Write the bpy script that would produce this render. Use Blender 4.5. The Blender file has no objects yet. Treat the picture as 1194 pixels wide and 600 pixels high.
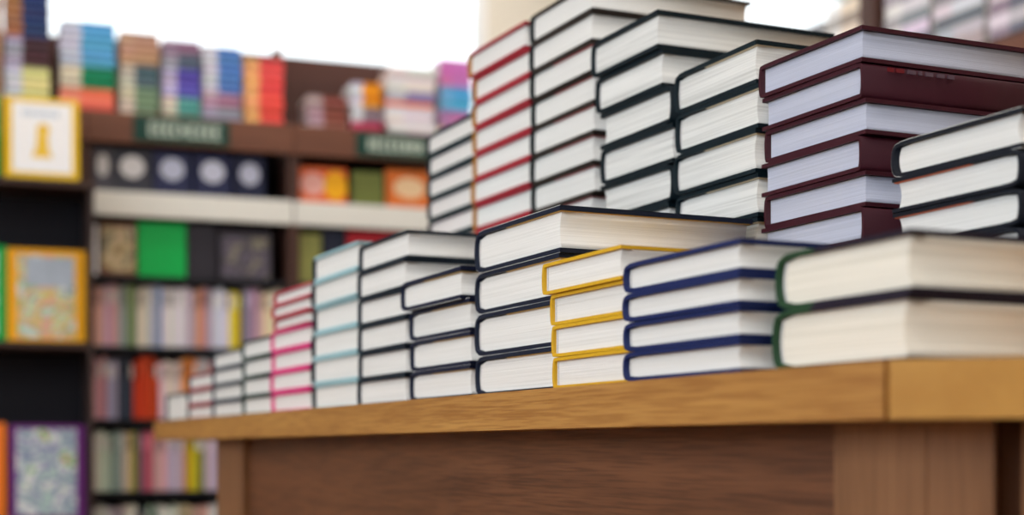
import bpy, math, random
from mathutils import Vector, Matrix

random.seed(11)
SC = bpy.context.scene
COL = SC.collection

# ------------------------------------------------------------------ helpers
def lin(c):
    c = c / 255.0
    return c / 12.92 if c <= 0.04045 else ((c + 0.055) / 1.055) ** 2.4

def rgb(t):
    return (lin(t[0]), lin(t[1]), lin(t[2]), 1.0)

class MB:
    """Collects boxes, prisms and extruded profiles; build() links ONE mesh object."""
    def __init__(s):
        s.v, s.f, s.m, s.sm = [], [], [], []

    def face(s, idx, mat=0, smooth=False):
        s.f.append(tuple(idx)); s.m.append(mat); s.sm.append(smooth)

    def box(s, x0, x1, y0, y1, z0, z1, mat=0, ch=0.0):
        if ch <= 0:
            b = len(s.v)
            s.v += [(x, y, z) for z in (z0, z1) for y in (y0, y1) for x in (x0, x1)]
            for q in ((0, 2, 3, 1), (4, 5, 7, 6), (0, 1, 5, 4), (2, 6, 7, 3), (0, 4, 6, 2), (1, 3, 7, 5)):
                s.face([b + i for i in q], mat)
            return
        # chamfered box: three-level octagon-less hull (edges cut at 45 degrees)
        c = min(ch, (x1 - x0) / 2.2, (y1 - y0) / 2.2, (z1 - z0) / 2.2)
        rings = []
        for z, k in ((z0, c), (z0 + c, 0), (z1 - c, 0), (z1, c)):
            b = len(s.v)
            xa, xb, ya, yb = x0 + k, x1 - k, y0 + k, y1 - k
            s.v += [(xa + c, ya, z), (xb - c, ya, z), (xb, ya + c, z), (xb, yb - c, z),
                    (xb - c, yb, z), (xa + c, yb, z), (xa, yb - c, z), (xa, ya + c, z)]
            rings.append([b + i for i in range(8)])
        for r0, r1 in zip(rings, rings[1:]):
            for i in range(8):
                j = (i + 1) % 8
                s.face((r0[i], r0[j], r1[j], r1[i]), mat)
        s.face(rings[0][::-1], mat); s.face(rings[-1], mat)

    def prism(s, poly, z0, z1, mat=0, smooth_side=None):
        """Polygon in xy (counter-clockwise) raised from z0 to z1."""
        n = len(poly); b = len(s.v)
        s.v += [(p[0], p[1], z0) for p in poly] + [(p[0], p[1], z1) for p in poly]
        for i in range(n):
            j = (i + 1) % n
            s.face((b + i, b + j, b + n + j, b + n + i), mat, bool(smooth_side and smooth_side(i)))
        s.face([b + i for i in range(n)][::-1], mat); s.face([b + n + i for i in range(n)], mat)

    def band(s, outer, inner, y0, y1, mats=None, endmat=None, smooth=None):
        """Open strip between two matching xz polylines, extruded along y and closed all round."""
        n = len(outer); b = len(s.v)
        for y in (y0, y1):
            s.v += [(p[0], y, p[1]) for p in outer]
            s.v += [(p[0], y, p[1]) for p in inner]
        o0, i0, o1, i1 = b, b + n, b + 2 * n, b + 3 * n
        for k in range(n - 1):
            m = mats[k] if mats else 0
            sm = bool(smooth and smooth(k))
            s.face((o0 + k, o0 + k + 1, o1 + k + 1, o1 + k), m, sm)
            s.face((i0 + k + 1, i0 + k, i1 + k, i1 + k + 1), m, sm)
            em = m if endmat is None else endmat
            s.face((o0 + k + 1, o0 + k, i0 + k, i0 + k + 1), em)
            s.face((o1 + k, o1 + k + 1, i1 + k + 1, i1 + k), em)
        m0 = mats[0] if mats else 0; m1 = mats[-1] if mats else 0
        s.face((o0, o1, i1, i0), m0)
        s.face((o0 + n - 1, i0 + n - 1, i1 + n - 1, o1 + n - 1), m1)

    def loop_y(s, poly, y0, y1, mat=0, smooth=None):
        """Closed xz polygon extruded along y."""
        n = len(poly); b = len(s.v)
        s.v += [(p[0], y0, p[1]) for p in poly] + [(p[0], y1, p[1]) for p in poly]
        for i in range(n):
            j = (i + 1) % n
            s.face((b + i, b + j, b + n + j, b + n + i), mat, bool(smooth and smooth(i)))
        s.face([b + i for i in range(n)][::-1], mat); s.face([b + n + i for i in range(n)], mat)

    def disc(s, cx, cz, rx, rz, y0, y1, mat=0, n=20, a0=0.0, a1=2 * math.pi):
        poly = [(cx + rx * math.cos(a0 + (a1 - a0) * i / n), cz + rz * math.sin(a0 + (a1 - a0) * i / n)) for i in range(n)]
        s.loop_y(poly, y0, y1, mat)

    def mesh(s, name):
        me = bpy.data.meshes.new(name)
        me.from_pydata(s.v, [], s.f)
        me.polygons.foreach_set('material_index', s.m)
        me.polygons.foreach_set('use_smooth', s.sm)
        me.update()
        import bmesh
        bm = bmesh.new(); bm.from_mesh(me)
        bmesh.ops.recalc_face_normals(bm, faces=bm.faces)
        bm.to_mesh(me); bm.free()
        return me

    def build(s, name, mats, parent=None):
        me = s.mesh(name)
        for m in (mats if isinstance(mats, (list, tuple)) else [mats]):
            me.materials.append(m)
        o = bpy.data.objects.new(name, me)
        COL.objects.link(o)
        if parent is not None:
            o.parent = parent
        return o

def tag(o, label, cat, group=None):
    o['label'] = label; o['category'] = cat
    if group:
        o['group'] = group
    return o

def thing(name, label, cat, loc=(0, 0, 0), rz=0.0, group=None):
    o = bpy.data.objects.new(name, None)
    COL.objects.link(o)
    o.empty_display_size = 0.05
    o.location = loc; o.rotation_euler = (0, 0, rz)
    return tag(o, label, cat, group)

def struct(o):
    o['kind'] = 'structure'
    return o

ORD = ['first', 'second', 'third', 'fourth', 'fifth', 'sixth', 'seventh', 'eighth', 'ninth', 'tenth', 'eleventh',
       'twelfth', 'thirteenth', 'fourteenth', 'fifteenth', 'sixteenth', 'seventeenth', 'eighteenth', 'nineteenth',
       'twentieth'] + ['twenty-' + w for w in ('first second third fourth fifth sixth seventh eighth ninth'.split())] + \
      ['thirtieth'] + ['thirty-' + w for w in ('first second third fourth fifth sixth seventh eighth ninth'.split())] + ['fortieth'] + \
      ['forty-' + w for w in ('first second third fourth fifth sixth seventh eighth ninth'.split())] + ['fiftieth']

# ---------------------------------------------------------------- materials
_M = {}
def nodes_of(name):
    m = bpy.data.materials.new(name); m.use_nodes = True
    nt = m.node_tree
    return m, nt, nt.nodes['Principled BSDF']

def plain(name, col, rough=0.5, spec=0.22, vary=0.06, scale=60.0, bump=0.0):
    """Solid colour with a faint procedural mottle."""
    key = (name, col, rough)
    if key in _M:
        return _M[key]
    m, nt, b = nodes_of(name)
    b.inputs['Roughness'].default_value = rough
    b.inputs['Specular IOR Level'].default_value = spec
    tc = nt.nodes.new('ShaderNodeTexCoord')
    nz = nt.nodes.new('ShaderNodeTexNoise'); nz.inputs['Scale'].default_value = scale; nz.inputs['Detail'].default_value = 3
    nt.links.new(tc.outputs['Object'], nz.inputs['Vector'])
    mx = nt.nodes.new('ShaderNodeMix'); mx.data_type = 'RGBA'
    c = rgb(col)
    mx.inputs['A'].default_value = tuple(x * (1 - vary) for x in c[:3]) + (1,)
    mx.inputs['B'].default_value = tuple(min(1, x * (1 + vary) + 0.001) for x in c[:3]) + (1,)
    nt.links.new(nz.outputs['Fac'], mx.inputs['Factor'])
    nt.links.new(mx.outputs['Result'], b.inputs['Base Color'])
    if bump > 0:
        bp = nt.nodes.new('ShaderNodeBump'); bp.inputs['Strength'].default_value = bump; bp.inputs['Distance'].default_value = 0.001
        nz2 = nt.nodes.new('ShaderNodeTexNoise'); nz2.inputs['Scale'].default_value = scale * 12
        nt.links.new(tc.outputs['Object'], nz2.inputs['Vector'])
        nt.links.new(nz2.outputs['Fac'], bp.inputs['Height'])
        nt.links.new(bp.outputs['Normal'], b.inputs['Normal'])
    _M[key] = m
    return m

def pages_mat(name, hi, lo, fine=1500.0, coarse=170.0, contrast=0.5):
    """Edges of a block of leaves: thin streaks that run along the leaves (object z is the pile direction)."""
    key = ('pages', name)
    if key in _M:
        return _M[key]
    m, nt, b = nodes_of(name)
    b.inputs['Roughness'].default_value = 0.85
    b.inputs['Specular IOR Level'].default_value = 0.15
    tc = nt.nodes.new('ShaderNodeTexCoord')
    oi = nt.nodes.new('ShaderNodeObjectInfo')
    ad = nt.nodes.new('ShaderNodeVectorMath'); ad.operation = 'MULTIPLY_ADD'
    nt.links.new(oi.outputs['Random'], ad.inputs[0]); ad.inputs[1].default_value = (7, 5, 3)
    nt.links.new(tc.outputs['Object'], ad.inputs[2])
    facs = []
    for sc_, xy in ((fine, 5.0), (coarse, 2.0)):
        mp = nt.nodes.new('ShaderNodeMapping'); mp.inputs['Scale'].default_value = (xy, xy, sc_)
        nt.links.new(ad.outputs['Vector'], mp.inputs['Vector'])
        nz = nt.nodes.new('ShaderNodeTexNoise'); nz.inputs['Scale'].default_value = 1.0; nz.inputs['Detail'].default_value = 2.5
        nt.links.new(mp.outputs['Vector'], nz.inputs['Vector'])
        facs.append(nz.outputs['Fac'])
    av = nt.nodes.new('ShaderNodeMath'); av.operation = 'ADD'
    nt.links.new(facs[0], av.inputs[0]); nt.links.new(facs[1], av.inputs[1])
    rp = nt.nodes.new('ShaderNodeMapRange')
    rp.inputs['From Min'].default_value = 1.0 - contrast; rp.inputs['From Max'].default_value = 1.0 + contrast * 0.3
    nt.links.new(av.outputs[0], rp.inputs['Value'])
    mx = nt.nodes.new('ShaderNodeMix'); mx.data_type = 'RGBA'
    mx.inputs['A'].default_value = rgb(lo); mx.inputs['B'].default_value = rgb(hi)
    nt.links.new(rp.outputs['Result'], mx.inputs['Factor'])
    nt.links.new(mx.outputs['Result'], b.inputs['Base Color'])
    bp = nt.nodes.new('ShaderNodeBump'); bp.inputs['Strength'].default_value = 0.35; bp.inputs['Distance'].default_value = 0.0006
    nt.links.new(av.outputs[0], bp.inputs['Height']); nt.links.new(bp.outputs['Normal'], b.inputs['Normal'])
    _M[key] = m
    return m

def wood_mat(name, dark, light, axis='Y', scale=1.0, rough=0.45, grain=0.6, pores=0.35, rings=5.0):
    """Wood with long figure and short pores along one object axis."""
    key = ('wood', name)
    if key in _M:
        return _M[key]
    m, nt, b = nodes_of(name)
    b.inputs['Roughness'].default_value = rough
    b.inputs['Specular IOR Level'].default_value = 0.35
    tc = nt.nodes.new('ShaderNodeTexCoord')
    def stretched(long, cross):
        s = {'X': (long, cross, cross), 'Y': (cross, long, cross), 'Z': (cross, cross, long)}[axis]
        mp = nt.nodes.new('ShaderNodeMapping'); mp.inputs['Scale'].default_value = tuple(scale * q for q in s)
        nt.links.new(tc.outputs['Object'], mp.inputs['Vector'])
        return mp
    m1 = stretched(0.9, 11.0)
    n1 = nt.nodes.new('ShaderNodeTexNoise'); n1.inputs['Scale'].default_value = 1.0; n1.inputs['Detail'].default_value = 4
    n1.inputs['Distortion'].default_value = 0.8
    nt.links.new(m1.outputs['Vector'], n1.inputs['Vector'])
    sn = nt.nodes.new('ShaderNodeMath'); sn.operation = 'MULTIPLY'; sn.inputs[1].default_value = rings * 6.28
    nt.links.new(n1.outputs['Fac'], sn.inputs[0])
    sn2 = nt.nodes.new('ShaderNodeMath'); sn2.operation = 'SINE'
    nt.links.new(sn.outputs[0], sn2.inputs[0])
    m2 = stretched(14.0, 420.0)
    n2 = nt.nodes.new('ShaderNodeTexNoise'); n2.inputs['Scale'].default_value = 1.0; n2.inputs['Detail'].default_value = 2
    nt.links.new(m2.outputs['Vector'], n2.inputs['Vector'])
    m3 = stretched(1.3, 38.0)
    n3 = nt.nodes.new('ShaderNodeTexNoise'); n3.inputs['Scale'].default_value = 1.0; n3.inputs['Detail'].default_value = 3
    nt.links.new(m3.outputs['Vector'], n3.inputs['Vector'])
    a = nt.nodes.new('ShaderNodeMath'); a.operation = 'MULTIPLY_ADD'
    nt.links.new(sn2.outputs[0], a.inputs[0]); a.inputs[1].default_value = 0.16 * grain; 
    nt.links.new(n3.outputs['Fac'], a.inputs[2])
    p = nt.nodes.new('ShaderNodeMapRange'); p.inputs['From Min'].default_value = 0.38; p.inputs['From Max'].default_value = 0.56
    p.inputs['To Min'].default_value = -pores; p.inputs['To Max'].default_value = 0.0
    nt.links.new(n2.outputs['Fac'], p.inputs['Value'])
    t = nt.nodes.new('ShaderNodeMath'); t.operation = 'ADD'; t.use_clamp = True
    nt.links.new(a.outputs[0], t.inputs[0]); nt.links.new(p.outputs['Result'], t.inputs[1])
    mx = nt.nodes.new('ShaderNodeMix'); mx.data_type = 'RGBA'
    mx.inputs['A'].default_value = rgb(dark); mx.inputs['B'].default_value = rgb(light)
    nt.links.new(t.outputs[0], mx.inputs['Factor'])
    nt.links.new(mx.outputs['Result'], b.inputs['Base Color'])
    bp = nt.nodes.new('ShaderNodeBump'); bp.inputs['Strength'].default_value = 0.25; bp.inputs['Distance'].default_value = 0.0006
    nt.links.new(n2.outputs['Fac'], bp.inputs['Height']); nt.links.new(bp.outputs['Normal'], b.inputs['Normal'])
    _M[key] = m
    return m

def picture_mat(name, cols, scale=14.0):
    """A printed picture made of soft patches of colour."""
    key = ('pic', name)
    if key in _M:
        return _M[key]
    m, nt, b = nodes_of(name)
    b.inputs['Roughness'].default_value = 0.35
    tc = nt.nodes.new('ShaderNodeTexCoord')
    nz = nt.nodes.new('ShaderNodeTexNoise'); nz.inputs['Scale'].default_value = scale; nz.inputs['Detail'].default_value = 1.5
    nt.links.new(tc.outputs['Object'], nz.inputs['Vector'])
    vo = nt.nodes.new('ShaderNodeTexVoronoi'); vo.inputs['Scale'].default_value = scale * 1.1
    nt.links.new(tc.outputs['Object'], vo.inputs['Vector'])
    sp = nt.nodes.new('ShaderNodeSeparateColor'); nt.links.new(vo.outputs['Color'], sp.inputs['Color'])
    av = nt.nodes.new('ShaderNodeMath'); av.operation = 'MULTIPLY_ADD'; av.inputs[1].default_value = 0.3
    nt.links.new(sp.outputs[0], av.inputs[0])
    sb = nt.nodes.new('ShaderNodeMath'); sb.operation = 'MULTIPLY_ADD'; sb.inputs[1].default_value = 1.9; sb.inputs[2].default_value = -0.6
    nt.links.new(nz.outputs['Fac'], sb.inputs[0]); nt.links.new(sb.outputs[0], av.inputs[2])
    cr = nt.nodes.new('ShaderNodeValToRGB'); cr.color_ramp.interpolation = 'CONSTANT'
    el = cr.color_ramp.elements
    while len(el) < len(cols):
        el.new(0.5)
    for i, c in enumerate(cols):
        el[i].position = i / len(cols); el[i].color = rgb(c)
    nt.links.new(av.outputs[0], cr.inputs['Fac']); nt.links.new(cr.outputs['Color'], b.inputs['Base Color'])
    _M[key] = m
    return m

def emit_mat(name, col, strength):
    m, nt, b = nodes_of(name)
    b.inputs['Base Color'].default_value = rgb(col)
    b.inputs['Emission Color'].default_value = rgb(col)
    b.inputs['Emission Strength'].default_value = strength
    return m

def glass_mat():
    m = bpy.data.materials.new('window_glass'); m.use_nodes = True
    nt = m.node_tree; nt.nodes.clear()
    out = nt.nodes.new('ShaderNodeOutputMaterial')
    t = nt.nodes.new('ShaderNodeBsdfTransparent'); t.inputs['Color'].default_value = (0.95, 0.97, 0.97, 1)
    g = nt.nodes.new('ShaderNodeBsdfGlossy'); g.inputs['Roughness'].default_value = 0.02
    f = nt.nodes.new('ShaderNodeFresnel'); f.inputs['IOR'].default_value = 1.45
    mx = nt.nodes.new('ShaderNodeMixShader')
    nt.links.new(f.outputs[0], mx.inputs[0]); nt.links.new(t.outputs[0], mx.inputs[1]); nt.links.new(g.outputs[0], mx.inputs[2])
    nt.links.new(mx.outputs[0], out.inputs['Surface'])
    return m

GLASS = glass_mat()
PAGE = pages_mat('page_edges', (226, 224, 221), (206, 204, 200), 1500, 420)
PAGE_CREAM = pages_mat('cream_page_edges', (232, 226, 214), (205, 199, 185), 1200, 380)
PAGE_LINED = pages_mat('loose_page_edges', (226, 225, 222), (172, 171, 168), 520, 120, 0.55)
PAGE_GREY = pages_mat('grey_page_edges', (186, 190, 208), (166, 170, 188), 1500, 500, 0.5)
PAPER = plain('white_paper_edge', (222, 220, 214), 0.8, 0.2)
HEADBAND = plain('headband_thread', (205, 205, 205), 0.8, 0.2, 0.3, 900)

# ------------------------------------------------------------ hardback book
def offset_line(pts, d):
    """Offset an xz polyline to its left by d (d may be a list)."""
    out = []
    n = len(pts)
    for i in range(n):
        a = pts[max(i - 1, 0)]; b = pts[min(i + 1, n - 1)]
        tx, tz = b[0] - a[0], b[1] - a[1]
        L = math.hypot(tx, tz) or 1
        q = d[i] if isinstance(d, (list, tuple)) else d
        out.append((pts[i][0] - tz / L * q, pts[i][1] + tx / L * q))
    return out

def spine_line(w, T, tb, dip, bulge, lift=0.0):
    """Middle line of the case: top board from fore edge to hinge, round spine, bottom board back."""
    x0 = -w / 2
    g = 0.011
    top = [(w / 2, T - tb / 2 + lift), (w * 0.25, T - tb / 2 + lift * 0.45), (x0 + 0.048, T - tb / 2 + lift * 0.1), (x0 + g + 0.012, T - tb / 2), (x0 + g, T - tb / 2 - dip * 0.25), (x0 + 0.006, T - tb / 2 - dip * 0.8)]
    arc = []
    hz = T / 2 - tb / 2 - dip
    for k in range(9):
        a = math.radians(80 - 20 * k)
        arc.append((x0 + 0.0035 - (bulge + 0.0018) * math.cos(a) ** 0.8 + 0.0018, T / 2 + hz * math.sin(a) / math.sin(math.radians(80))))
    bot = [(x0 + 0.006, tb / 2 + dip * 0.8), (x0 + g, tb / 2 + dip * 0.25), (x0 + g + 0.012, tb / 2), (x0 + 0.048, tb / 2), (w * 0.25, tb / 2), (w / 2, tb / 2)]
    return top + arc + bot, len(top), len(arc)

def make_book(w, h, T, board, spine=None, page=None, tb=0.0040, dip=0.0016, bulge=0.0030, sq=0.0046, ts=0.0036, head=True,
              flap=None, jacket=None, rough=0.42, lift=0.0, hollow=0.004, root=None, quarter=False):
    """Parts of one hardback; local x runs from spine to fore edge, y along the spine, z up."""
    line, nt_, na = spine_line(w, T, tb, dip, bulge, lift)
    th = [tb] * nt_ + [ts] * na + [tb] * (len(line) - nt_ - na)
    th[nt_ - 1] = th[nt_ + na] = max(ts, .0024)
    outer = offset_line(line, [-q / 2 for q in th]); inner = offset_line(line, [q / 2 for q in th])
    b = MB()
    mats = []
    for k in range(len(line) - 1):
        q2 = 2 if quarter else 0
        mats.append(1 if nt_ - 2 - q2 <= k < nt_ + na + 1 + q2 else 0)
    b.band(outer, inner, -h / 2, h / 2, mats, None, lambda k: nt_ - 2 <= k < nt_ + na + 1)
    mb_ = plain('cover_cloth', board, max(rough, .5), 0.14, 0.08, 90, 0.12)
    ms_ = plain('cover_cloth', spine or board, max(rough, .5), 0.14, 0.08, 90, 0.12)
    b.build('cover', [mb_, ms_], root)
    # leaves
    top = T - tb - (0.0009 if flap else 0.0001)
    bot = tb + 0.0001
    xs, xe = -w / 2 + 0.0052 + ts * .5, w / 2 - sq
    poly = []
    for k in range(7):
        a = -1 + 2 * k / 6
        poly.append((xe - hollow * (1 - a * a), (top + bot) / 2 + (top - bot) / 2 * a))
    poly_sp = []
    zi0, zi1 = bot + max(0, dip - 0.0004), top - max(0, dip - 0.0004)
    poly_sp.append((xs + 0.016, top))
    for k in range(7):
        a = 1 - 2 * k / 6
        poly_sp.append((xs - max(0.0, bulge - 0.0016) * (1 - a * a), (zi0 + zi1) / 2 + (zi1 - zi0) / 2 * a))
    poly_sp.append((xs + 0.016, bot))
    p = MB()
    p.loop_y(poly + poly_sp, -h / 2 + sq, h / 2 - sq, 0, lambda i: i < 6 or 7 <= i < 14)
    p.build('page_block', page or PAGE, root)
    if head:
        for s in (-1, 1):
            hb = MB()
            y = s * (h / 2 - sq)
            pts = [(x - 0.0004, z) for x, z in poly_sp[1:8]]
            off = [(x + 0.0018, z) for x, z in poly_sp[1:8]]
            hb.band(pts, off, y - 0.0009, y + 0.0009)
            hb.build('headband', HEADBAND, root)
    if flap:
        f = MB()
        x1 = w / 2 - 0.0012; x0 = x1 - 0.62 * w
        f.box(x0, x1, -h / 2 + 0.0016, h / 2 - 0.0016, T - tb - 0.0009, T - tb - 0.0002)
        f.build('jacket_flap', plain('flap_paper', flap, 0.6, 0.3), root)
    if jacket:
        oo = offset_line(outer, -0.00055); ii = offset_line(outer, -0.0001)
        j = MB()
        j.band(oo, ii, -h / 2 + 0.0004, h / 2 - 0.0004, None, 1, lambda k: nt_ - 2 <= k < nt_ + na + 1)
        j.build('dust_jacket', [plain('jacket_paper', jacket, 0.4, 0.2, 0.05), PAPER], root)

ZT = 0.750                       # table top height
GAP = 0.0004

def stack(X, ysp, yfe, h, thick, board, desc, look, group, base=0.0, jit=0.0015, rot=0.5, flips=(), shift=None,
          over=None, **kw):
    """A stack of hardbacks. thick: thicknesses from the top down. X: plane of the heads, ysp / yfe: spine and fore edge."""
    w = ysp - yfe
    n = len(thick)
    z = ZT + base + 0.0003
    for k in range(n - 1, -1, -1):
        T = thick[k]
        o = dict(kw)
        if over and k in over:
            o.update(over[k])
        ww = w + o.pop('dw', 0.0); hh = h + o.pop('dh', 0.0) + random.uniform(-0.002, 0.002)
        lk = o.pop('look', look)
        bd = o.pop('board', board)
        dx, dy = random.uniform(-jit, jit) * 0.8, random.uniform(-jit, jit)
        if shift and k in shift:
            dx += shift[k][0]; dy += shift[k][1]
        turn = math.radians(random.uniform(-rot, rot)) + math.radians(o.pop('turn', 0.0))
        flipped = k in flips
        rz = (math.pi / 2 if flipped else -math.pi / 2) + turn
        place = 'top' if k == 0 else ('bottom' if k == n - 1 else ORD[k] + ' from top')
        lab = '%s, %s of %s' % (lk, place, desc) if n > 1 else '%s %s' % (lk, desc)
        r = thing('hardback_book', lab, 'book', (X + h / 2 + dx, (ysp + yfe) / 2 + dy, z), rz, group)
        lift_t = o.pop('letter', None)
        make_book(ww, hh, T - GAP, bd, root=r, **o)
        if lift_t:
            m = MB(); x = -w / 2 - 0.0032
            rnd = random.Random(5)
            yy = lift_t[0]
            while yy < lift_t[1]:
                L = rnd.uniform(0.004, 0.011)
                m.box(x - 0.0006, x + 0.001, yy, yy + L, T * 0.76, T * 0.87, 0 if yy > lift_t[1] - 0.026 else 1)
                yy += L + rnd.uniform(0.002, 0.005)
            m.build('spine_lettering', [plain('red_foil', (104, 20, 30), 0.5), plain('grey_foil', (84, 66, 78), 0.5)], r)
        z += T
    return z

def even(total, n, v=0.03, seed=1):
    rr = random.Random(seed)
    t = [1 + rr.uniform(-v, v) for _ in range(n)]
    s = sum(t)
    return [total * q / s for q in t]

# --------------------------------------------------------------- front row
NAVY = (22, 30, 52); INK = (24, 34, 48); TEAL = (24, 44, 54)
stack(.685, 3.354, 3.163, .21, [.0597], (70, 78, 80), 'standing alone at the far end of the table', 'single thick grey hardback', None,
      tb=.0040, head=False)
stack(.690, 3.161, 2.945, .21, even(.0925, 3, .02, 2), (150, 48, 62), 'the short red stack nearest the table end', 'dull red hardback',
      'books in the short red stack', head=False, spine=(44, 50, 60), tb=.0044, ts=.0060)
stack(.690, 2.938, 2.718, .21, even(.1247, 4, .02, 3), (62, 72, 84), 'the slate stack beside the short red stack', 'slate grey hardback',
      'books in the slate stack', head=False, tb=.0040, ts=.0060)
stack(.690, 2.705, 2.508, .21, even(.1339, 4, .02, 4), (44, 66, 62), 'the dark green stack beside the pink stack', 'dark green hardback',
      'books in the dark green stack', head=False, tb=.0038, ts=.0050)
stack(.690, 2.509, 2.289, .21, even(.1364, 4, .02, 5), (216, 62, 128), 'the pink pile, under three thin books', 'bright pink hardback',
      'books in the pink stack', head=False, tb=.0044, ts=.0044)
stack(.690, 2.500, 2.289, .21, even(.0654, 3, .06, 6), (176, 62, 78), 'three lying on the pink stack', 'thin crimson hardback',
      'thin books on the pink stack', base=.1366, head=False, tb=.0034, ts=.0044, rot=1.2, jit=.003)
stack(.694, 2.287, 2.068, .21, even(.2377, 6, .015, 7), (150, 186, 194), 'the light blue stack with dark spines', 'light blue hardback',
      'books in the light blue stack', spine=(18, 34, 42), head=False, tb=.0040, ts=.0050)
stack(.695, 2.066, 1.872, .225, even(.2281, 6, .015, 8), (22, 34, 46), 'the six-book black stack beside the light blue one', 'black hardback',
      'books in the six-book black stack', tb=.0038, ts=.0044, dip=.001)
stack(.689, 1.842, 1.640, .22, [.0372] + even(.0181 + .0990, 3, .01, 9), (22, 28, 52), 'four between the black and tall navy stacks',
      'blue-black jacketed hardback', 'books in the blue-black jacketed stack', tb=.0044, flap=(176, 148, 96), jacket=(10, 15, 36), dip=.0026,
      shift={0: (-.005, .014)}, over={0: dict(dw=-.004, turn=.6, lift=.0012)})
stack(.692, 1.626, 1.407, .236, [.0485, .0475, .0485, .0465], (20, 28, 48), 'the four thick navy books beside the yellow stack',
      'thick navy hardback', 'books in the thick navy stack', tb=.0046, flap=(190, 152, 84), jacket=(8, 14, 28), dip=.0038,
      bulge=.0045, sq=.0044, over={0: dict(dh=.002)})
stack(.672, 1.387, 1.226, .205, [.0322, .0318, .0322, .0320], (206, 160, 34), 'the yellow stack', 'mustard yellow hardback',
      'books in the yellow stack', tb=.0033, dip=.0006, bulge=.0016, sq=.0036, shift={0: (-.003, .010), 1: (0, .002)}, rough=.5, jit=.002,
      over={0: dict(dw=.006)})
stack(.664, 1.218, 1.026, .22, [.0278, .0262, .0268, .0272], (24, 36, 84), 'the royal blue stack beside the yellow one', 'royal blue hardback',
      'books in the royal blue stack', tb=.0040, dip=.0018, bulge=.003, rot=.3)
stack(.689, 1.012, .850, .232, [.0450, .0485], (34, 27, 42), 'the two thick books at the table corner', 'plum hardback with green spine',
      'thick books at the table corner', spine=(38, 68, 44), tb=.0038, dip=.0034, bulge=.005, page=PAGE_CREAM, rot=.2, quarter=True)

# ---------------------------------------------------------------- back row
stack(.960, 2.475, 2.265, .23, even(.4856, 13, .01, 21), (20, 42, 50), 'the tall teal stack beside the tall red one', 'dark teal hardback',
      'books in the tall teal stack', spine=(16, 28, 34), tb=.0046, ts=.005, head=False)
stack(.945, 2.235, 2.021, .23, even(.5724, 14, .01, 22), (158, 38, 52), 'the tall red stack', 'red hardback with ochre spine',
      'books in the tall red stack', spine=(168, 112, 44), tb=.0050, ts=.0050, head=False, shift={0: (-.004, .012)})
stack(.945, 2.017, 1.819, .25, even(.5730, 14, .012, 23), (44, 36, 32), 'the tallest stack between red and black stacks',
      'dark brown hardback', 'books in the tallest stack', spine=(14, 26, 28), tb=.0036, ts=.0048, flap=(176, 62, 70), head=False,
      over={0: dict(dh=.004, flap=None), 1: dict(flap=None)})
stack(.935, 1.797, 1.622, .258, even(.4787, 10, .012, 24), (8, 24, 32), 'the tall black stack with wide top book',
      'thick black hardback', 'books in the tall black stack', tb=.0056, page=PAGE_LINED, dip=.0016, bulge=.004, flips=(2, 4, 6, 8),
      over={0: dict(dh=.006), 2: dict(dw=.010), 3: dict(dw=.010), 4: dict(dw=.010), 5: dict(dw=.010), 6: dict(dw=.010)},
      shift={1: (0, -.006), 2: (0, -.021), 3: (0, -.023), 4: (0, -.024), 5: (0, -.022), 6: (0, -.023)})
stack(.935, 1.586, 1.408, .24, even(.3905, 8, .012, 25), (8, 26, 34), 'the bluish black stack beside the maroon one',
      'thick bluish black hardback', 'books in the bluish black stack', tb=.0048, page=PAGE_LINED, flap=(214, 200, 170), dip=.0024, bulge=.004)
stack(.935, 1.399, 1.221, .28, even(.3580, 10, .01, 26), (58, 18, 30), 'the maroon stack', 'maroon hardback with grey page edges',
      'books in the maroon stack', tb=.0042, page=PAGE_GREY, dip=.0004, bulge=.0012, head=False, flips=(1, 3, 5, 7, 9), hollow=.001,
      rough=.38, jit=.003, over={1: dict(letter=(.030, .115)), 0: dict(dw=.003)})
stack(.935, 1.176, 1.005, .24, [.0345] + even(.1985, 6, .02, 27), (18, 22, 32), 'the dark stack before the maroon one',
      'charcoal hardback', 'books in the charcoal stack', tb=.0036, head=False, flap=(214, 110, 74), dip=.002, flips=(1, 2, 3, 4, 5, 6),
      over={0: dict(jacket=(150, 152, 155), bulge=.005, look='charcoal hardback in worn grey jacket', flap=None)})

# ------------------------------------------------------------------- table
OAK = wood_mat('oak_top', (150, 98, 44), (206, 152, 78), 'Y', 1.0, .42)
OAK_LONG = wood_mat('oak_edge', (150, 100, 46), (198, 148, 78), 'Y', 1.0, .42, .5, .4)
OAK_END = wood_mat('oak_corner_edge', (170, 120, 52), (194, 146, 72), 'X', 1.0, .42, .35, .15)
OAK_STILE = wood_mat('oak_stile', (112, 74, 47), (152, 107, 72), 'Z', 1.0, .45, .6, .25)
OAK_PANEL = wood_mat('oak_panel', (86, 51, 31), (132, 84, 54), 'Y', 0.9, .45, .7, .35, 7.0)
CORE = plain('dark_core', (84, 50, 28), .7)
tbl = thing('display_table', 'long oak display table with cut corners carrying the stacked hardbacks', 'table', (1.3, 2.08, 0))
TX, TY = 1.3, 2.08
P = [(.654, .83), (.94, .523), (1.66, .523), (1.946, .83), (1.946, 3.33), (1.66, 3.637), (.94, 3.637), (.654, 3.33)]
L = [(x - TX, y - TY) for x, y in P]
def inset(poly, d):
    out = []; n = len(poly)
    for i in range(n):
        p0, p1, p2 = Vector(poly[i - 1]), Vector(poly[i]), Vector(poly[(i + 1) % n])
        e1 = (p1 - p0).normalized(); e2 = (p2 - p1).normalized()
        n1 = Vector((-e1.y, e1.x)); n2 = Vector((-e2.y, e2.x))
        m = (n1 + n2).normalized()
        out.append(tuple(p1 + m * (d / m.dot(n1))))
    return out
t = MB(); ins = inset(L, .004)
t.prism(ins, ZT - .040, ZT - .0002)
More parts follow.
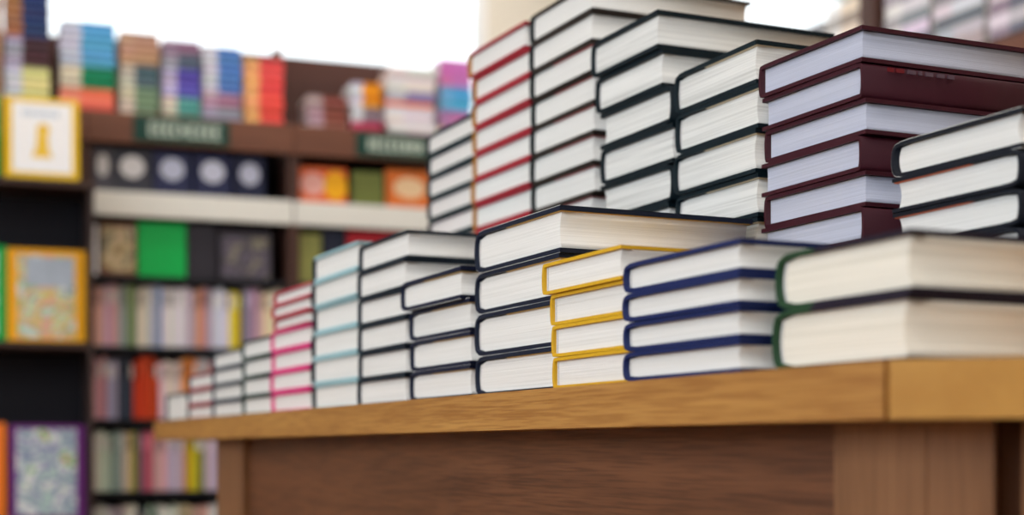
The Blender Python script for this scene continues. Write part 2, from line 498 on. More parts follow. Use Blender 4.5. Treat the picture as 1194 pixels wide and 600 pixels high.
t.build('table_top', OAK, tbl)
for i in range(8):
    a, b_ = Vector(L[i]), Vector(L[(i + 1) % 8])
    c, d_ = Vector(ins[i]), Vector(ins[(i + 1) % 8])
    u = (b_ - a).normalized() * .0022
    s = MB(); s.prism([tuple(a + u), tuple(b_ - u), tuple(d_ - u), tuple(c + u)], ZT - .0402, ZT)
    vert = i in (3, 7)
    s.build('edge_strip', OAK_LONG if vert else OAK_END, tbl)
# body under the top
LB = [(x, y - .355 if i >= 4 else y) for i, (x, y) in enumerate(L)]
B0 = inset(LB, .050); CORE_IN = inset(LB, .072)
bd = MB(); bd.prism(CORE_IN, .09, ZT - .0404); bd.build('inner_carcass', CORE, tbl)
pl = MB(); pl.prism(inset(LB, .085), .0, .09); pl.build('plinth', CORE, tbl)
def face_board(i, u0, u1, d0, d1, z0, z1, mat, name):
    """A board on side i of the body from distance u0 to u1 along it, d0..d1 behind the face line."""
    a, b_ = Vector(B0[i]), Vector(B0[(i + 1) % 8])
    e = (b_ - a); ln = e.length; e.normalize(); nn = Vector((-e.y, e.x))
    if u1 <= 0: u1 += ln
    if u0 < 0: u0 += ln
    q = [a + e * u0 + nn * d0, a + e * u1 + nn * d0, a + e * u1 + nn * d1, a + e * u0 + nn * d1]
    m = MB(); m.prism([tuple(v) for v in q], z0, z1); m.build(name, mat, tbl)
ZB = ZT - .0404
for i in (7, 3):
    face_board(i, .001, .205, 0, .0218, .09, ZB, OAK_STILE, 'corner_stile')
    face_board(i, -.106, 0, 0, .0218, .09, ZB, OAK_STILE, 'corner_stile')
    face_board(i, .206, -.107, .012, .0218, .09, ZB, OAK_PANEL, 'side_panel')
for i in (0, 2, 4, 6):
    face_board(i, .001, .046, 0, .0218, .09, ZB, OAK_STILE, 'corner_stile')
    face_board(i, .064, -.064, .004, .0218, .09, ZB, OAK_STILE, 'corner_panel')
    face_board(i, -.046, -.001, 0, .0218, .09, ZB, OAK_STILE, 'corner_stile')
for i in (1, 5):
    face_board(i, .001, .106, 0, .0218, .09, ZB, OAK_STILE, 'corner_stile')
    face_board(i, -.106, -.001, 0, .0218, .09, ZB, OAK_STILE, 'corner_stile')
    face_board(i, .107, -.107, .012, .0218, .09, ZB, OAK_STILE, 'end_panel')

# ------------------------------------------------- wall of shelves behind
A0 = math.radians(-4.4)
E_ = Vector((math.cos(A0), math.sin(A0), 0)); N_ = Vector((-math.sin(A0), math.cos(A0), 0))
O_ = Vector((.7555, 4.9281, 0))
def W(s, d, z):
    return O_ + E_ * s + N_ * d + Vector((0, 0, z))

MAHOG = wood_mat('mahogany', (58, 36, 32), (92, 60, 50), 'Z', .8, .5, .4, .1)
FASCIA = wood_mat('mahogany_fascia', (92, 56, 42), (128, 82, 62), 'X', .8, .5, .4, .1)
HUTCH = wood_mat('mahogany_back', (66, 40, 36), (92, 58, 50), 'X', .8, .6, .4, .1)
BLACKB = plain('black_board', (20, 22, 30), .5)
DARKB = plain('dark_back', (26, 26, 34), .7)
STRIP = plain('label_strip_plastic', (232, 232, 226), .35)
GREEN_SIGN = plain('dark_green_sign', (26, 66, 58), .45)
SIGN_INK = plain('pale_lettering', (206, 220, 206), .5)
UW = .665
SHELF_Z = (.310, .556, .787, 1.020, 1.245, 1.510)
def bookcase(s0, label, sides_up, strip=True):
    c = thing('bookcase', label, 'bookcase', W(s0 + UW / 2, 0, 0), A0)
    h = UW / 2 - .001
    for s in (-1, 1):
        m = MB(); top = 1.745
        m.box(min(s * h, s * (h - .018)), max(s * h, s * (h - .018)), 0, .30, 0, top, 0, .001)
        m.build('side_panel', MAHOG, c)
        if s > 0 and sides_up:
            m = MB(); m.box(h - .022, h, .19, .30, 1.7635, 2.064, 0, .001); m.build('upper_post', FASCIA, c)
    m = MB(); m.box(-h + .018, h - .018, .288, .300, .08, 1.74); m.build('back_panel', DARKB, c)
    m = MB(); m.box(-h, h - (.0225 if sides_up else 0), .285, .300, 1.764, 2.062); m.build('upper_back_panel', HUTCH, c)
    m = MB(); m.box(-h + .018, h - .018, .015, .03, 0, .08); m.build('plinth', MAHOG, c)
    for z in SHELF_Z:
        m = MB(); m.box(-h + .0182, h - .0182, .004, .288, z - .021, z, 0, .001); sh = m.build('shelf', BLACKB, c)
        if z == 1.510 and strip:
            m = MB(); m.box(-h + .002, h - .002, -.006, .0035, 1.434, 1.512, 0, .002); m.build('label_strip', STRIP, sh)
    m = MB(); m.box(-h, h, 0, .284, 1.746, 1.763, 0, .001); m.build('top_deck', MAHOG, c)
    m = MB(); m.box(-h, h, -.014, -.001, 1.664, 1.762, 0, .002); m.build('fascia', FASCIA, c)
    return c
bookcase(-UW, 'dark brown bookcase standing behind the low display rack', False, False)
bookcase(0, 'dark brown bookcase with four shelves of spines showing beside the display rack', True)
bookcase(UW, 'dark brown bookcase half hidden behind the stacks on the table', True)

def sign(s0, s1, label, seed):
    c = thing('category_sign', label, 'sign', W((s0 + s1) / 2, -.0145, 1.672), A0)
    w = s1 - s0
    m = MB(); m.box(-w / 2, w / 2, -.006, 0, 0, .082, 0, .002); m.build('sign_board', GREEN_SIGN, c)
    rr = random.Random(seed); x = -w * .34; k = 0
    g = MB()
    while x < w * .36:
        lw = rr.uniform(.016, .024)
        kind = rr.randrange(3)
        g.box(x, x + .006, -.008, -.005, .020, .064)
        if kind == 0:
            g.box(x + .006, x + lw, -.008, -.005, .020, .028); g.box(x + .006, x + lw, -.008, -.005, .056, .064)
        elif kind == 1:
            g.box(x + lw - .006, x + lw, -.008, -.005, .020, .064); g.box(x + .006, x + lw - .006, -.008, -.005, .038, .046)
        else:
            g.box(x + .006, x + lw, -.008, -.005, .020, .028); g.box(x + .006, x + lw * .8, -.008, -.005, .038, .046); g.box(x + .006, x + lw, -.008, -.005, .056, .064)
        x += lw + .007
    g.build('sign_lettering', SIGN_INK, c)
sign(.145, .450, 'dark green shelf sign with pale letters above the navy boxed row', 3)
sign(.872, 1.130, 'dark green shelf sign with pale letters above the orange books', 8)

# ---------------------------------------------------------- shelf paperbacks
def spine_mesh():
    """Upright paperback, 1 cm thick unit: spine faces -y."""
    m = MB()
    t = .5; d = .13
    prof = [(-t, d), (-t, .004), (-t * .8, .0008), (0, 0), (t * .8, .0008), (t, .004), (t, d), (t - .08, d), (t - .08, .006), (-t + .08, .006), (-t + .08, d)]
    m.prism(prof, 0, 1, 0)
    m.box(-t + .09, t - .09, .0065, d - .002, .004, .996, 2)
    m.box(-t * .62, t * .62, -.0004, .002, .70, .93, 1)
    return m.mesh('paperback_book')
SPM = spine_mesh()
for q in range(3):
    SPM.materials.append(PAGE)
PROTO = bpy.data.objects.new('paperback_book', SPM)

def colour_name(c):
    r, g, b = c
    mx, mn = max(c), min(c)
    lum = (r * 2 + g * 3 + b) / 6
    if mx - mn < 26:
        return 'white' if lum > 205 else 'light grey' if lum > 165 else 'grey' if lum > 95 else 'black'
    import colorsys
    h, s, v = colorsys.rgb_to_hsv(r / 255, g / 255, b / 255); h *= 360
    base = 'red' if h < 14 or h > 345 else 'orange' if h < 38 else 'yellow' if h < 66 else 'green' if h < 165 else 'teal' if h < 195 else 'blue' if h < 245 else 'purple' if h < 295 else 'pink'
    pre = 'pale ' if s < .3 and v > .65 else 'dull ' if s < .42 else 'dark ' if v < .42 else ''
    return pre + base

def spine_row(s0, s1, z, hmax, cols, group, where, seed, d0=.022):
    rr = random.Random(seed)
    s = s0; k = 0
    seq = []
    for c, w in cols:
        x = 0
        while x < w - .006:
            t = min(rr.uniform(.013, .022), max(.010, w - x))
            seq.append((t, c)); x += t
    tot = sum(t for t, c in seq); f = (s1 - s0) / tot
    for t, c in seq:
        t *= f
        cc = tuple(max(5, min(250, int(q + (14 if q > 110 else 0) + rr.uniform(-14, 14)))) for q in c)
        o = PROTO.copy(); COL.objects.link(o)
        o.location = W(s + t / 2, d0 + rr.uniform(0, .010), z + .0004)
        o.rotation_euler = (0, 0, A0)
        hh = hmax * rr.uniform(.90, 1.0)
        o.scale = (t - .0006, 1, hh)
        bandc = rr.choice([(235, 232, 228), tuple(int(q * .75) for q in cc), tuple(int(q * .8) for q in cc), tuple(int(min(250, q * 1.15 + 20)) for q in cc)])
        for q, mm in enumerate((plain('paperback_cover', cc, .4), plain('spine_label', bandc, .4), PAGE)):
            o.material_slots[q].link = 'OBJECT'; o.material_slots[q].material = mm
        tag(o, '%s spine, %s from the rack end of %s' % (colour_name(cc), ORD[k], where), 'book', group)
        s += t; k += 1

SP = [  # the four rows of spines in the case beside the rack; (colour, width)
    (1.020, .202, [((225, 175, 150), .022), ((222, 176, 184), .062), ((160, 168, 178), .022), ((120, 140, 104), .028), ((232, 212, 210), .034),
                   ((190, 192, 204), .040), ((110, 150, 180), .012), ((232, 232, 232), .078), ((196, 172, 180), .036), ((222, 142, 118), .026),
                   ((192, 160, 180), .026), ((220, 216, 228), .056), ((214, 200, 50), .034), ((56, 58, 66), .012), ((146, 122, 156), .044),
                   ((212, 164, 170), .024), ((226, 206, 182), .070)], 'the pale row', 31),
    (.787, .203, [((210, 160, 162), .038), ((172, 164, 190), .030), ((62, 70, 96), .042), ((204, 76, 46), .074), ((236, 216, 210), .066),
                  ((222, 142, 78), .046), ((196, 192, 206), .032), ((176, 52, 46), .050), ((80, 84, 100), .060), ((200, 190, 190), .120)], 'the orange-red row', 32),
    (.556, .200, [((206, 214, 196), .050), ((150, 174, 168), .038), ((214, 210, 200), .020), ((196, 156, 76), .016), ((84, 110, 110), .014),
                  ((186, 110, 112), .040), ((218, 176, 166), .036), ((188, 182, 200), .050), ((214, 130, 74), .014), ((214, 184, 44), .026),
                  ((110, 120, 60), .022), ((196, 178, 204), .046), ((226, 84, 50), .030), ((170, 170, 176), .160)], 'the mixed row at table height', 33),
    (.310, .205, [((226, 224, 230), .040), ((196, 180, 204), .050), ((230, 214, 206), .040), ((60, 66, 90), .030), ((140, 176, 150), .030),
                  ((226, 220, 214), .060), ((200, 186, 150), .040), ((214, 156, 160), .040), ((214, 208, 220), .230)], 'the lowest row', 34),
]
for z, hm, cols, wn, sd in SP:
    spine_row(.022, .640, z, hm, cols, 'paperbacks on ' + wn, wn, sd)
spine_row(UW + .022, UW + .64, 1.020, .202, [((80, 90, 70), .06), ((190, 180, 150), .10), ((60, 60, 80), .16), ((170, 90, 80), .3)],
          'paperbacks behind the light blue stack', 'the row behind the light blue stack', 41)

# ------------------------------------------------------- face-out books
def face_book(name, label, w, h, t, s, d, z, cover, spine=None, lean=6.0, group=None, parts=None, page=None, rough=.35, yaw=0.0):
    """A book stood up with its front cover out: spine at -x, cover facing -y, leaning back."""
    r = thing(name, label, 'book', W(s, d, z + t * math.sin(math.radians(lean)) + .0004), A0 + math.radians(yaw), group)
    r.rotation_euler = (-math.radians(lean), 0, A0 + math.radians(yaw))
    m = MB()
    ct = .002
    m.box(-w / 2, w / 2, 0, ct, 0, h, 0, .0006); m.box(-w / 2, w / 2, t - ct, t, 0, h, 0, .0006)
    m.box(-w / 2 - .001, -w / 2 + ct, 0, t, 0, h, 1, .0008)
    m.build('cover', [cover, spine or cover], r)
    m = MB(); m.box(-w / 2 + .003, w / 2 - .003, ct + .0002, t - ct - .0002, .003, h - .003); m.build('page_block', page or PAGE, r)
    for nm, mb, mat in (parts or []):
        mb.build(nm, mat, r)
    return r

def panel(x0, x1, z0, z1, y=-.0006):
    m = MB(); m.box(x0, x1, y, .0004, z0, z1); return m

YELLOW = plain('yellow_print', (232, 190, 22), .35); WHITE = plain('white_print', (248, 248, 252), .35)
GOLD = plain('golden_print', (238, 196, 60), .4); PALEBLUE = plain('pale_blue_print', (196, 212, 230), .4)
ORANGE = plain('orange_print', (242, 172, 12), .35); PURPLE = plain('purple_print', (116, 44, 130), .35)
GREEN = plain('green_print', (0, 168, 72), .35)
# low rack in front of the far-left bookcase
RD = -.25
RACKM = wood_mat('dark_walnut', (40, 28, 28), (64, 46, 44), 'Z', .8, .5, .4, .1)
RACKT = wood_mat('dark_walnut_board', (46, 30, 26), (76, 52, 44), 'X', .8, .5, .4, .1)
rk = thing('display_rack', 'low dark rack with large picture books standing on it', 'rack', W(-.425, RD, 0), A0)
for s in (-1, 1):
    m = MB(); m.box(s * .422 - .008, s * .422 + .008, 0, .225, 0, 1.473, 0, .001); m.build('side_panel', RACKM, rk)
m = MB(); m.box(-.4135, .4135, .213, .225, .05, 1.473); m.build('back_panel', DARKB, rk)
m = MB(); m.box(-.436, .436, -.006, .232, 1.4735, 1.4945, 0, .002); m.build('top_board', RACKT, rk)
for z in (.478, 1.012):
    m = MB(); m.box(-.4135, .4135, -.002, .212, z - .02, z, 0, .001); m.build('shelf', RACKT, rk)
m = MB(); m.box(-.4135, .4135, .01, .03, 0, .06); m.build('plinth', RACKM, rk)

# yellow bordered picture book on the rack
fig = MB()
fig.disc(.004, .158, .019, .018, -.0014, .0002)
fig.loop_y([(-.030, .072), (.030, .072), (.020, .100), (.017, .145), (-.013, .145), (-.017, .100)], -.0012, .0002)
ttl = MB()
x = -.056
for lw in (.010, .014, .008, .012, .012, .009, .013):
    ttl.box(x, x + lw, -.0012, .0002, .198, .216); x += lw + .0045
face_book('picture_book', 'white picture book with yellow border and golden figure on the rack top', .217, .256, .014, -.142, RD + .055, 1.4950, YELLOW,
          parts=[('cover_picture', panel(-.085, .088, .026, .240), WHITE), ('golden_figure', fig, GOLD), ('title_lettering', ttl, PALEBLUE)], lean=5)
face_book('picture_book', 'green picture book cut off beside the yellow bordered one', .20, .255, .014, -.364, RD + .060, 1.4950, GREEN, lean=5,
          parts=[('cover_picture', panel(-.08, .08, .03, .23), plain('pale_green_print', (170, 210, 160), .4))])
PIC1 = picture_mat('garden_picture', [(176, 190, 206), (206, 216, 222), (150, 190, 120), (222, 160, 150), (206, 196, 110), (196, 214, 190), (112, 132, 160), (236, 232, 226)], 16)
PIC2 = picture_mat('meadow_picture', [(232, 226, 150), (226, 232, 230), (130, 140, 180), (178, 206, 200), (150, 156, 190), (226, 230, 228), (110, 190, 96), (220, 120, 110)], 14)
PIC3 = picture_mat('leafy_picture', [(120, 190, 130), (230, 236, 228), (160, 206, 150), (236, 236, 226)], 14)
PIC4 = picture_mat('warm_picture', [(236, 90, 40), (240, 150, 60), (246, 200, 140), (230, 110, 60)], 14)
face_book('picture_book', 'orange bordered picture book with garden scene on the rack shelf', .226, .280, .016, -.127, RD + .045, 1.0125, ORANGE,
          parts=[('cover_picture', panel(-.086, .082, .010, .262), PIC1), ('sky_band', panel(-.062, .078, .165, .255, -.0010), plain('sky_grey_print', (170, 182, 198), .4, .4, .25, 30))], lean=4)
face_book('picture_book', 'green bordered picture book beside the orange bordered one', .20, .285, .016, -.345, RD + .045, 1.0125, GREEN,
          parts=[('cover_picture', panel(-.085, .075, .015, .265), PIC3)], lean=4)
face_book('picture_book', 'purple bordered picture book on the lowest rack shelf', .214, .284, .016, -.125, RD + .045, .4785, PURPLE,
          parts=[('cover_picture', panel(-.090, .083, .012, .272), PIC2)], lean=4)
face_book('picture_book', 'orange picture book beside the purple bordered one', .20, .29, .016, -.345, RD + .045, .4785, plain('bright_orange_print', (242, 126, 40), .35),
          parts=[('cover_picture', panel(-.09, .07, .015, .275), PIC4)], lean=4)

# small navy books with pale round motif, standing on the strip shelf
for i, (s, w, col, mc) in enumerate(((.054, .058, (78, 78, 90), (220, 220, 224)), (.146, .118, (58, 60, 72), (228, 228, 232)), (.272, .118, (40, 46, 82), (196, 202, 226)),
                                     (.402, .118, (34, 40, 76), (206, 210, 230)), (.523, .100, (26, 32, 62), (190, 194, 216)))):
    mo = MB(); mo.disc(0, .082, w * .33, .036, -.0012, .0002)
    lab = ['narrow grey box-shaped book at the rack end of the navy row', 'charcoal book with white round motif on the strip shelf', 'blue-navy book with round motif, third of the navy row',
           'navy book with round motif, fourth of the navy row', 'darkest navy book with round motif, beside the post'][i]
    face_book('small_book', lab, w, .142, .018, s, .018, 1.5125, plain('navy_cover', col, .4), lean=3, group='navy books with round motif',
              parts=[('round_motif', mo, plain('motif_print', mc, .4))])
mo = MB(); mo.disc(-.035, .062, .042, .040, -.0012, .0002)
mo2 = MB(); mo2.disc(.042, .060, .040, .050, -.0014, .0002)
face_book('picture_book', 'orange book with pink and yellow patches on the strip shelf beside the post', .164, .120, .02, .770, .020, 1.5125, plain('deep_orange_print', (228, 104, 52), .4), lean=4,
          parts=[('pink_patch', mo, plain('pink_print', (232, 170, 160), .4)), ('yellow_patch', mo2, plain('amber_print', (246, 178, 24), .4))])
face_book('picture_book', 'olive green book on the strip shelf beside the orange-yellow one', .105, .115, .02, .925, .020, 1.5125, plain('olive_print', (112, 122, 62), .4), lean=4)
mo = MB(); mo.disc(0, .068, .056, .036, -.0012, .0002)
face_book('picture_book', 'orange-red book with cream oval on the strip shelf beside the tall stacks', .160, .130, .02, 1.070, .020, 1.5125, plain('orange_red_print', (226, 120, 52), .4), lean=4,
          parts=[('cream_oval', mo, plain('cream_print', (248, 214, 170), .4))])
# books shown under the strip
PIC5 = picture_mat('autumn_picture', [(140, 84, 64), (176, 160, 110), (204, 180, 140), (120, 120, 90), (214, 190, 160)], 18)
PIC6 = picture_mat('dusk_picture', [(62, 58, 70), (92, 84, 104), (70, 66, 76), (128, 120, 110), (110, 110, 80)], 20)
face_book('small_book', 'thin white book end at the rack end under the strip', .016, .160, .012, .030, .02, 1.2455, WHITE, lean=2)
face_book('picture_book', 'brown autumn picture book beside the plain green one', .112, .172, .016, .102, .02, 1.2455, plain('brown_print', (110, 72, 56), .4), lean=3,
          parts=[('cover_picture', panel(-.050, .050, .012, .155), PIC5)])
face_book('picture_book', 'plain bright green book standing cover out under the strip', .152, .178, .016, .240, .02, 1.2455, plain('bright_green_print', (4, 182, 84), .4), lean=3)
face_book('picture_book', 'plain charcoal book standing beside the bright green one', .092, .178, .016, .368, .02, 1.2455, plain('charcoal_print', (46, 44, 54), .45), lean=3)
face_book('picture_book', 'dim purple-grey picture book beside the post under the strip', .168, .160, .016, .510, .02, 1.2455, plain('slate_print', (60, 56, 66), .4), lean=3,
          parts=[('cover_picture', panel(-.076, .076, .010, .140), PIC6)])
face_book('picture_book', 'olive yellow book just past the post under the strip', .074, .165, .016, .726, .02, 1.2455, plain('olive_yellow_print', (140, 142, 80), .4), lean=3)
face_book('picture_book', 'dark navy book beside the olive yellow one', .075, .190, .016, .808, .02, 1.2455, plain('night_print', (30, 36, 56), .4), lean=3)
face_book('picture_book', 'red book showing above the light blue stack', .26, .185, .016, .985, .02, 1.2455, plain('red_print', (176, 34, 48), .4), lean=3)

# ------------------------------------------------ piles on top of the bookcases
def lying_mesh():
    """Paperback lying flat, unit length (x) and unit thickness (z), spine facing -y, two-tone spine."""
    m = MB(); d = .125
    for x0, x1, mt in ((-.5, -.12, 0), (-.12, .5, 1)):
        m.box(x0, x1, .0, .004, .0, 1.0, mt); m.box(x0, x1, .004, d, .0, .10, mt); m.box(x0, x1, .004, d, .90, 1.0, mt)
    m.box(-.49, .49, .0045, d - .003, .105, .895, 2)
    return m.mesh('stacked_paperback')
LYM = lying_mesh()
for q in range(3):
    LYM.materials.append(PAGE)
LPROTO = bpy.data.objects.new('stacked_paperback', LYM)
def pile(s0, s1, layers, where, seed, d=.035, z0=1.7634, fr=None, jit=.003):
    """layers from the bottom up: (left colour, right colour, thickness, count)."""
    rr = random.Random(seed); z = z0; k = 0
    n = sum(q[3] for q in layers)
    for lc, rc, th, cnt in layers:
        for _ in range(cnt):
            o = LPROTO.copy(); COL.objects.link(o)
            w = (s1 - s0) * rr.uniform(.95, 1.0)
            ds = rr.uniform(-jit, jit)
            if fr:
                px, py, rot = fr((s0 + s1) / 2 + ds)
                o.location = (px, py, z); o.rotation_euler = (0, 0, rot)
            else:
                o.location = W((s0 + s1) / 2 + ds, d + rr.uniform(0, .006), z); o.rotation_euler = (0, 0, A0)
            o.scale = (w, 1, th - .0006)
            sh = (12 if k % 2 else -26) if not fr else (24 if k % 2 else -56)  # with fr, every second book is darkened to paint the shadows between books
            c1 = tuple(max(5, min(252, int(q + sh + rr.uniform(-9, 9)))) for q in lc); c2 = tuple(max(5, min(252, int(q + sh + rr.uniform(-9, 9)))) for q in rc)
            for q, mm in enumerate((plain('paperback_cover', c1, .4), plain('paperback_cover', c2, .4), PAGE)):
                o.material_slots[q].link = 'OBJECT'; o.material_slots[q].material = mm
            a, b2 = colour_name(lc), colour_name(rc)
            col = a if a == b2 else a + ' and ' + b2
            tag(o, '%s book, %s up in %s' % (col, ORD[k], where), 'book', 'books in ' + where)
            z += th; k += 1
CR = (222, 210, 190)
pile(-.405, -.250, [((200, 170, 140), (190, 150, 120), .0118, 40)], 'the tan pile cut by the frame', 50)
pile(-.243, -.107, [((214, 216, 232), (236, 228, 160), .0118, 11), ((176, 170, 196), (76, 48, 56), .0118, 8), ((170, 120, 84), (44, 60, 112), .0118, 17)],
     'the pile behind the yellow bordered book', 51)
pile(-.077, .094, [((250, 150, 124), (248, 126, 100), .026, 3), (CR, (0, 136, 92), .0116, 6), ((206, 212, 232), (96, 176, 226), .0118, 12)], 'the blue, green and coral pile', 52)
pile(.108, .233, [(CR, (122, 156, 124), .0116, 8), ((206, 200, 184), (82, 104, 118), .0116, 6), ((196, 158, 132), (190, 150, 124), .0118, 9)], 'the tan and sage pile', 53)
pile(.243, .366, [((220, 212, 196), (92, 162, 154), .0116, 6), ((196, 188, 226), (94, 90, 188), .0116, 8), ((160, 160, 180), (86, 104, 126), .0116, 4), ((160, 130, 158), (148, 112, 144), .0116, 4)],
     'the violet and teal pile', 54)
pile(.372, .500, [((170, 166, 186), (160, 158, 176), .0116, 4), ((190, 160, 178), (168, 126, 150), .0116, 4), ((216, 212, 228), (90, 132, 204), .0118, 13)], 'the blue pile beside the red one', 55)
pile(.508, .640, [((255, 182, 122), (248, 84, 82), .0155, 14)], 'the orange-red pile beside the post', 56)
pile(.720, .858, [((184, 158, 164), (140, 82, 72), .0128, 9)], 'the low brownish pile', 57)
pile(.868, .978, [((196, 76, 110), (190, 60, 90), .018, 2), ((222, 226, 238), (140, 130, 140), .018, 3), ((226, 226, 238), (240, 152, 26), .020, 4)], 'the white and orange pile', 58, jit=.006)
pile(.992, 1.168, [((240, 236, 244), (238, 232, 240), .020, 5), ((240, 130, 90), (232, 120, 84), .016, 1), ((206, 196, 216), (150, 140, 190), .018, 2), ((238, 232, 232), (236, 232, 224), .020, 4)], 'the white pile', 59, jit=.008)
pile(1.182, 1.300, [((214, 180, 150), (214, 190, 170), .02, 2), ((190, 130, 190), (200, 120, 190), .02, 3), ((110, 180, 226), (84, 180, 232), .021, 4), ((222, 130, 200), (216, 132, 206), .018, 5)],
     'the pink and sky blue pile', 60)

# --------------------------------------------- bookcase along the far side
RX = 2.80
rc = thing('bookcase', 'brown bookcase showing at the top behind the maroon stack', 'bookcase', (RX, 3.16, 0), -math.pi / 2)
# local x runs to -Y, local y to +X
def side_case(c, half, top_open):
    for s in (-1, 1):
        m = MB(); m.box(min(s * half, s * (half - .032)), max(s * half, s * (half - .032)), 0, .30, 0, 2.30 if not (top_open and s < 0) else 1.74, 0, .001)
        m.build('side_panel', MAHOG, c)
    m = MB(); m.box(-half + .032, half - .032, .288, .30, .08, 2.28 if not top_open else 1.74); m.build('back_panel', DARKB, c)
    m = MB(); m.box(-half + .0322, half - .0322, .015, .03, 0, .08); m.build('plinth', MAHOG, c)
    for z in (.31, .60, .89, 1.18, 1.47):
        m = MB(); m.box(-half + .0322, half - .0322, .002, .287, z - .02, z, 0, .001); m.build('shelf', BLACKB, c)
    m = MB(); m.box(-half + (.0322 if not top_open else 0), half - .0322, 0, .287, 1.742, 1.768, 0, .001); m.build('top_deck', MAHOG, c)
    m = MB(); m.box(-half, half, -.012, -.001, 1.668, 1.752, 0, .002); m.build('fascia', FASCIA, c)
side_case(rc, .485, False)
rc2 = thing('bookcase', 'brown bookcase of light books before the bright window', 'bookcase', (RX, 3.915, 0), -math.pi / 2)
side_case(rc2, .268, True)
def rfr(y):
    def f(q):
        return (RX + .03, q, -math.pi / 2)
    return f
LV = (206, 202, 216); LV2 = (176, 172, 190); WH = (234, 232, 238)
for i, (y0, y1, lay) in enumerate([
        (3.40, 3.60, [(LV, LV2, .034, 3), (WH, LV, .036, 5)]),
        (3.18, 3.38, [(WH, WH, .050, 1), (LV2, LV2, .034, 2), (LV, LV, .036, 5)]),
        (2.96, 3.16, [(LV, LV2, .036, 4), (WH, LV, .036, 3), ((190, 70, 70), (196, 80, 76), .034, 1)]),
        (2.73, 2.94, [(LV, WH, .036, 7)]),
        (3.90, 4.10, [(WH, (236, 226, 226), .036, 4), (WH, LV, .036, 3)]),
        (3.69, 3.88, [((196, 190, 224), (120, 116, 190), .034, 4), (WH, (230, 214, 190), .036, 4)])]):
    pile(y0, y1, lay, ['the lavender pile beside the side post', 'the pile with bright white base', 'the pale pile with red top', 'the end pile past the frame',
                       'the white pile against the window', 'the violet pile beside the window'][i], 70 + i, fr=rfr(0), z0=1.7685)

# --------------------------------------------------------------------- room
WALLM = plain('beige_wall_paint', (214, 208, 196), .9, .2, .03, 8)
CEILM = plain('ceiling_paint', (232, 230, 224), .9, .2, .02, 8)
FLOORM = wood_mat('floor_boards', (120, 92, 66), (158, 126, 92), 'Y', .5, .4, .5, .2)
FRAMEM = plain('window_frame_paint', (226, 226, 226), .5)
X0, X1, Y0, Y1, ZC = -2.6, 5.2, -2.6, 6.2, 3.25
m = MB(); m.box(X0 - .1, X1 + .1, Y0 - .1, Y1 + .1, -.1, 0); struct(m.build('floor', FLOORM))
m = MB(); m.box(X0 - .1, X1 + .1, Y0 - .1, Y1 + .1, ZC, ZC + .1); struct(m.build('ceiling', CEILM))
def wall(name, axis, c, a0, a1, holes):
    """A wall 10 cm thick with rectangular openings (a0, a1, z0, z1)."""
    m = MB()
    def bx(p0, p1, z0, z1):
        if p1 - p0 < 1e-4 or z1 - z0 < 1e-4:
            return
        if axis == 'x': m.box(c, c + .1, p0, p1, z0, z1)
        else: m.box(p0, p1, c, c + .1, z0, z1)
    x = a0
    for h0, h1, z0, z1 in sorted(holes):
        bx(x, h0, 0, ZC); bx(h0, h1, 0, z0); bx(h0, h1, z1, ZC); x = h1
    bx(x, a1, 0, ZC)
    return struct(m.build(name, WALLM))
wall('wall_back', 'y', Y1, X0 - .1, X1 + .1, [(.15, 2.70, .95, 2.98), (3.95, 4.95, .95, 2.98)])
wall('wall_front', 'y', Y0 - .1, X0 - .1, X1 + .1, [])
wall('wall_left', 'x', X0 - .1, Y0, Y1, [(-1.4, 3.6, 1.1, 2.95)])
wall('wall_right', 'x', X1, Y0, Y1, [])
def window(n, axis, c, a0, a1, z0, z1, bars):
    r = bpy.data.objects.new('window_%d' % n, None); COL.objects.link(r); struct(r)
    f = MB()
    def bx(mb, p0, p1, q0, q1, d0, d1):
        if axis == 'x': mb.box(c + d0, c + d1, p0, p1, q0, q1)
        else: mb.box(p0, p1, c + d0, c + d1, q0, q1)
    w = .04
    bx(f, a0, a1, z0, z0 + w, .02, .08); bx(f, a0, a1, z1 - w, z1, .02, .08)
    for k in range(bars + 1):
        p = a0 + (a1 - a0 - w) * k / bars
        bx(f, p, p + w, z0 + w, z1 - w, .021, .079)
    f.build('window_frame', FRAMEM, r)
    g = MB(); bx(g, a0 + w, a1 - w, z0 + w, z1 - w, .048, .052); g.build('window_pane', GLASS, r)
window(1, 'y', Y1, .15, 2.70, .95, 2.98, 1)
window(2, 'y', Y1, 3.95, 4.95, .95, 2.98, 1)
window(3, 'x', X0 - .1, -1.4, 3.6, 1.1, 2.95, 4)
m = MB(); m.box(X0, X0 + .012, Y0, Y1, 0, .09); struct(m.build('baseboard_left', FRAMEM))
m = MB(); m.box(X1 - .012, X1, Y0, Y1, 0, .09); struct(m.build('baseboard_right', FRAMEM))
m = MB(); m.box(X0, X1, Y1 - .012, Y1, 0, .09); struct(m.build('baseboard_back', FRAMEM))

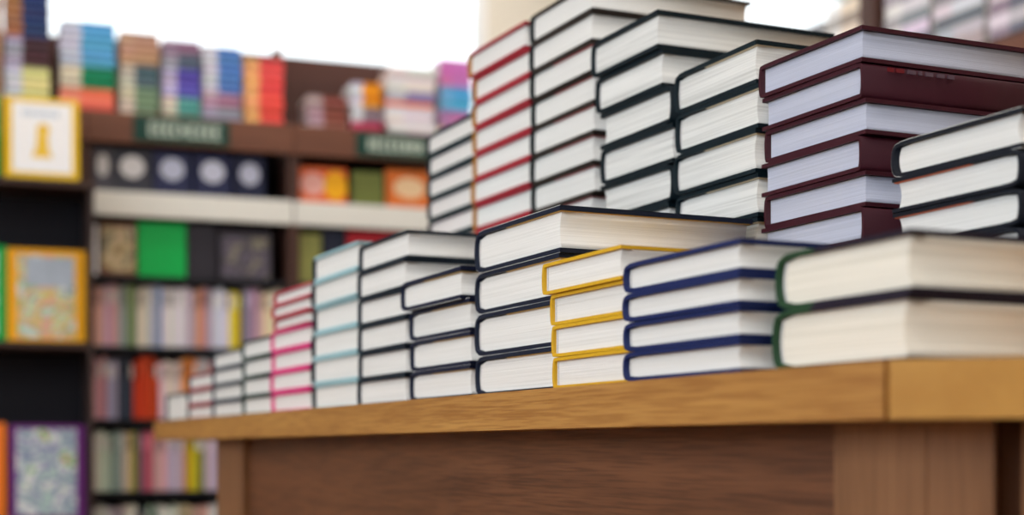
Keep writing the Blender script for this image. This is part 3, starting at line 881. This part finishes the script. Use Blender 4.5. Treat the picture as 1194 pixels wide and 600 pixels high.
# ceiling lights (above the frame); the back-wall one is added to brighten that wall
DIFF = emit_mat('warm_light_diffuser', (255, 247, 237), 14.5)
for i, (x, y) in enumerate([(-.9, .4), (1.3, .2), (3.3, .4), (-.9, 2.6), (1.3, 2.4), (3.3, 2.6), (1.3, 4.3), (3.6, 4.6), (2.2, 5.6), (1.0, -1.6), (-.6, -1.4)]):
    c = thing('ceiling_light', 'flush ceiling panel light above %s' % ['the camera side near the big window', 'the near end of the table', 'the near aisle beside the far bookcase', 'the window aisle',
              'the middle of the table', 'the aisle beside the far bookcase', 'the bookcases with signs', 'the far corner', 'the strip of wall between windows, added to brighten it', 'the floor behind the camera', 'the corner behind the camera'][i], 'ceiling light', (x, y, ZC - .05), 0, 'ceiling panel lights')
    f = MB()
    for a in (((-.62, .62, -.17, -.15)), ((-.62, .62, .15, .17)), ((-.62, -.60, -.15, .15)), ((.60, .62, -.15, .15))):
        f.box(a[0], a[1], a[2], a[3], 0, .05)
    f.build('light_frame', FRAMEM, c)
    g = MB(); g.box(-.598, .598, -.148, .148, .008, .020); g.build('light_diffuser', DIFF, c)

# daylight through the windows
def area(name, loc, rot, sx, sy, power, col):
    l = bpy.data.lights.new(name, 'AREA'); l.shape = 'RECTANGLE'; l.size = sx; l.size_y = sy; l.energy = power; l.color = col
    o = bpy.data.objects.new(name, l); COL.objects.link(o); o.location = loc; o.rotation_euler = rot
    return o
area('window_daylight', (X0 + .02, 1.1, 2.02), (0, -math.pi / 2, 0), 1.8, 4.9, 74, (.82, .91, 1.0))

wd = bpy.data.worlds.new('overcast_sky'); SC.world = wd; wd.use_nodes = True
bg = wd.node_tree.nodes['Background']; bg.inputs['Color'].default_value = (.95, .97, 1.0, 1); bg.inputs['Strength'].default_value = 2.2

# ------------------------------------------------------------------- camera
cd = bpy.data.cameras.new('camera'); cam = bpy.data.objects.new('camera', cd); COL.objects.link(cam)
cam.location = (0, 0, .689); cam.rotation_euler = (math.pi / 2, 0, math.radians(-24.4))
cd.sensor_width = 36.0; cd.lens = 36.0 * 1770 / 1194
cd.shift_y = 224 / 1194
cd.clip_start = .05; cd.clip_end = 60
cd.dof.use_dof = True; cd.dof.focus_distance = 1.58; cd.dof.aperture_fstop = 2.8
SC.camera = cam
vs = SC.view_settings
SC.display_settings.display_device = 'sRGB'
vs.view_transform = 'Standard'; vs.look = 'None'; vs.exposure = 0.0; vs.gamma = 1.0; vs.use_curve_mapping = False
SC.cycles.use_denoising = True
SC.cycles.max_bounces = 8
SC.cycles.sample_clamp_indirect = 6.0
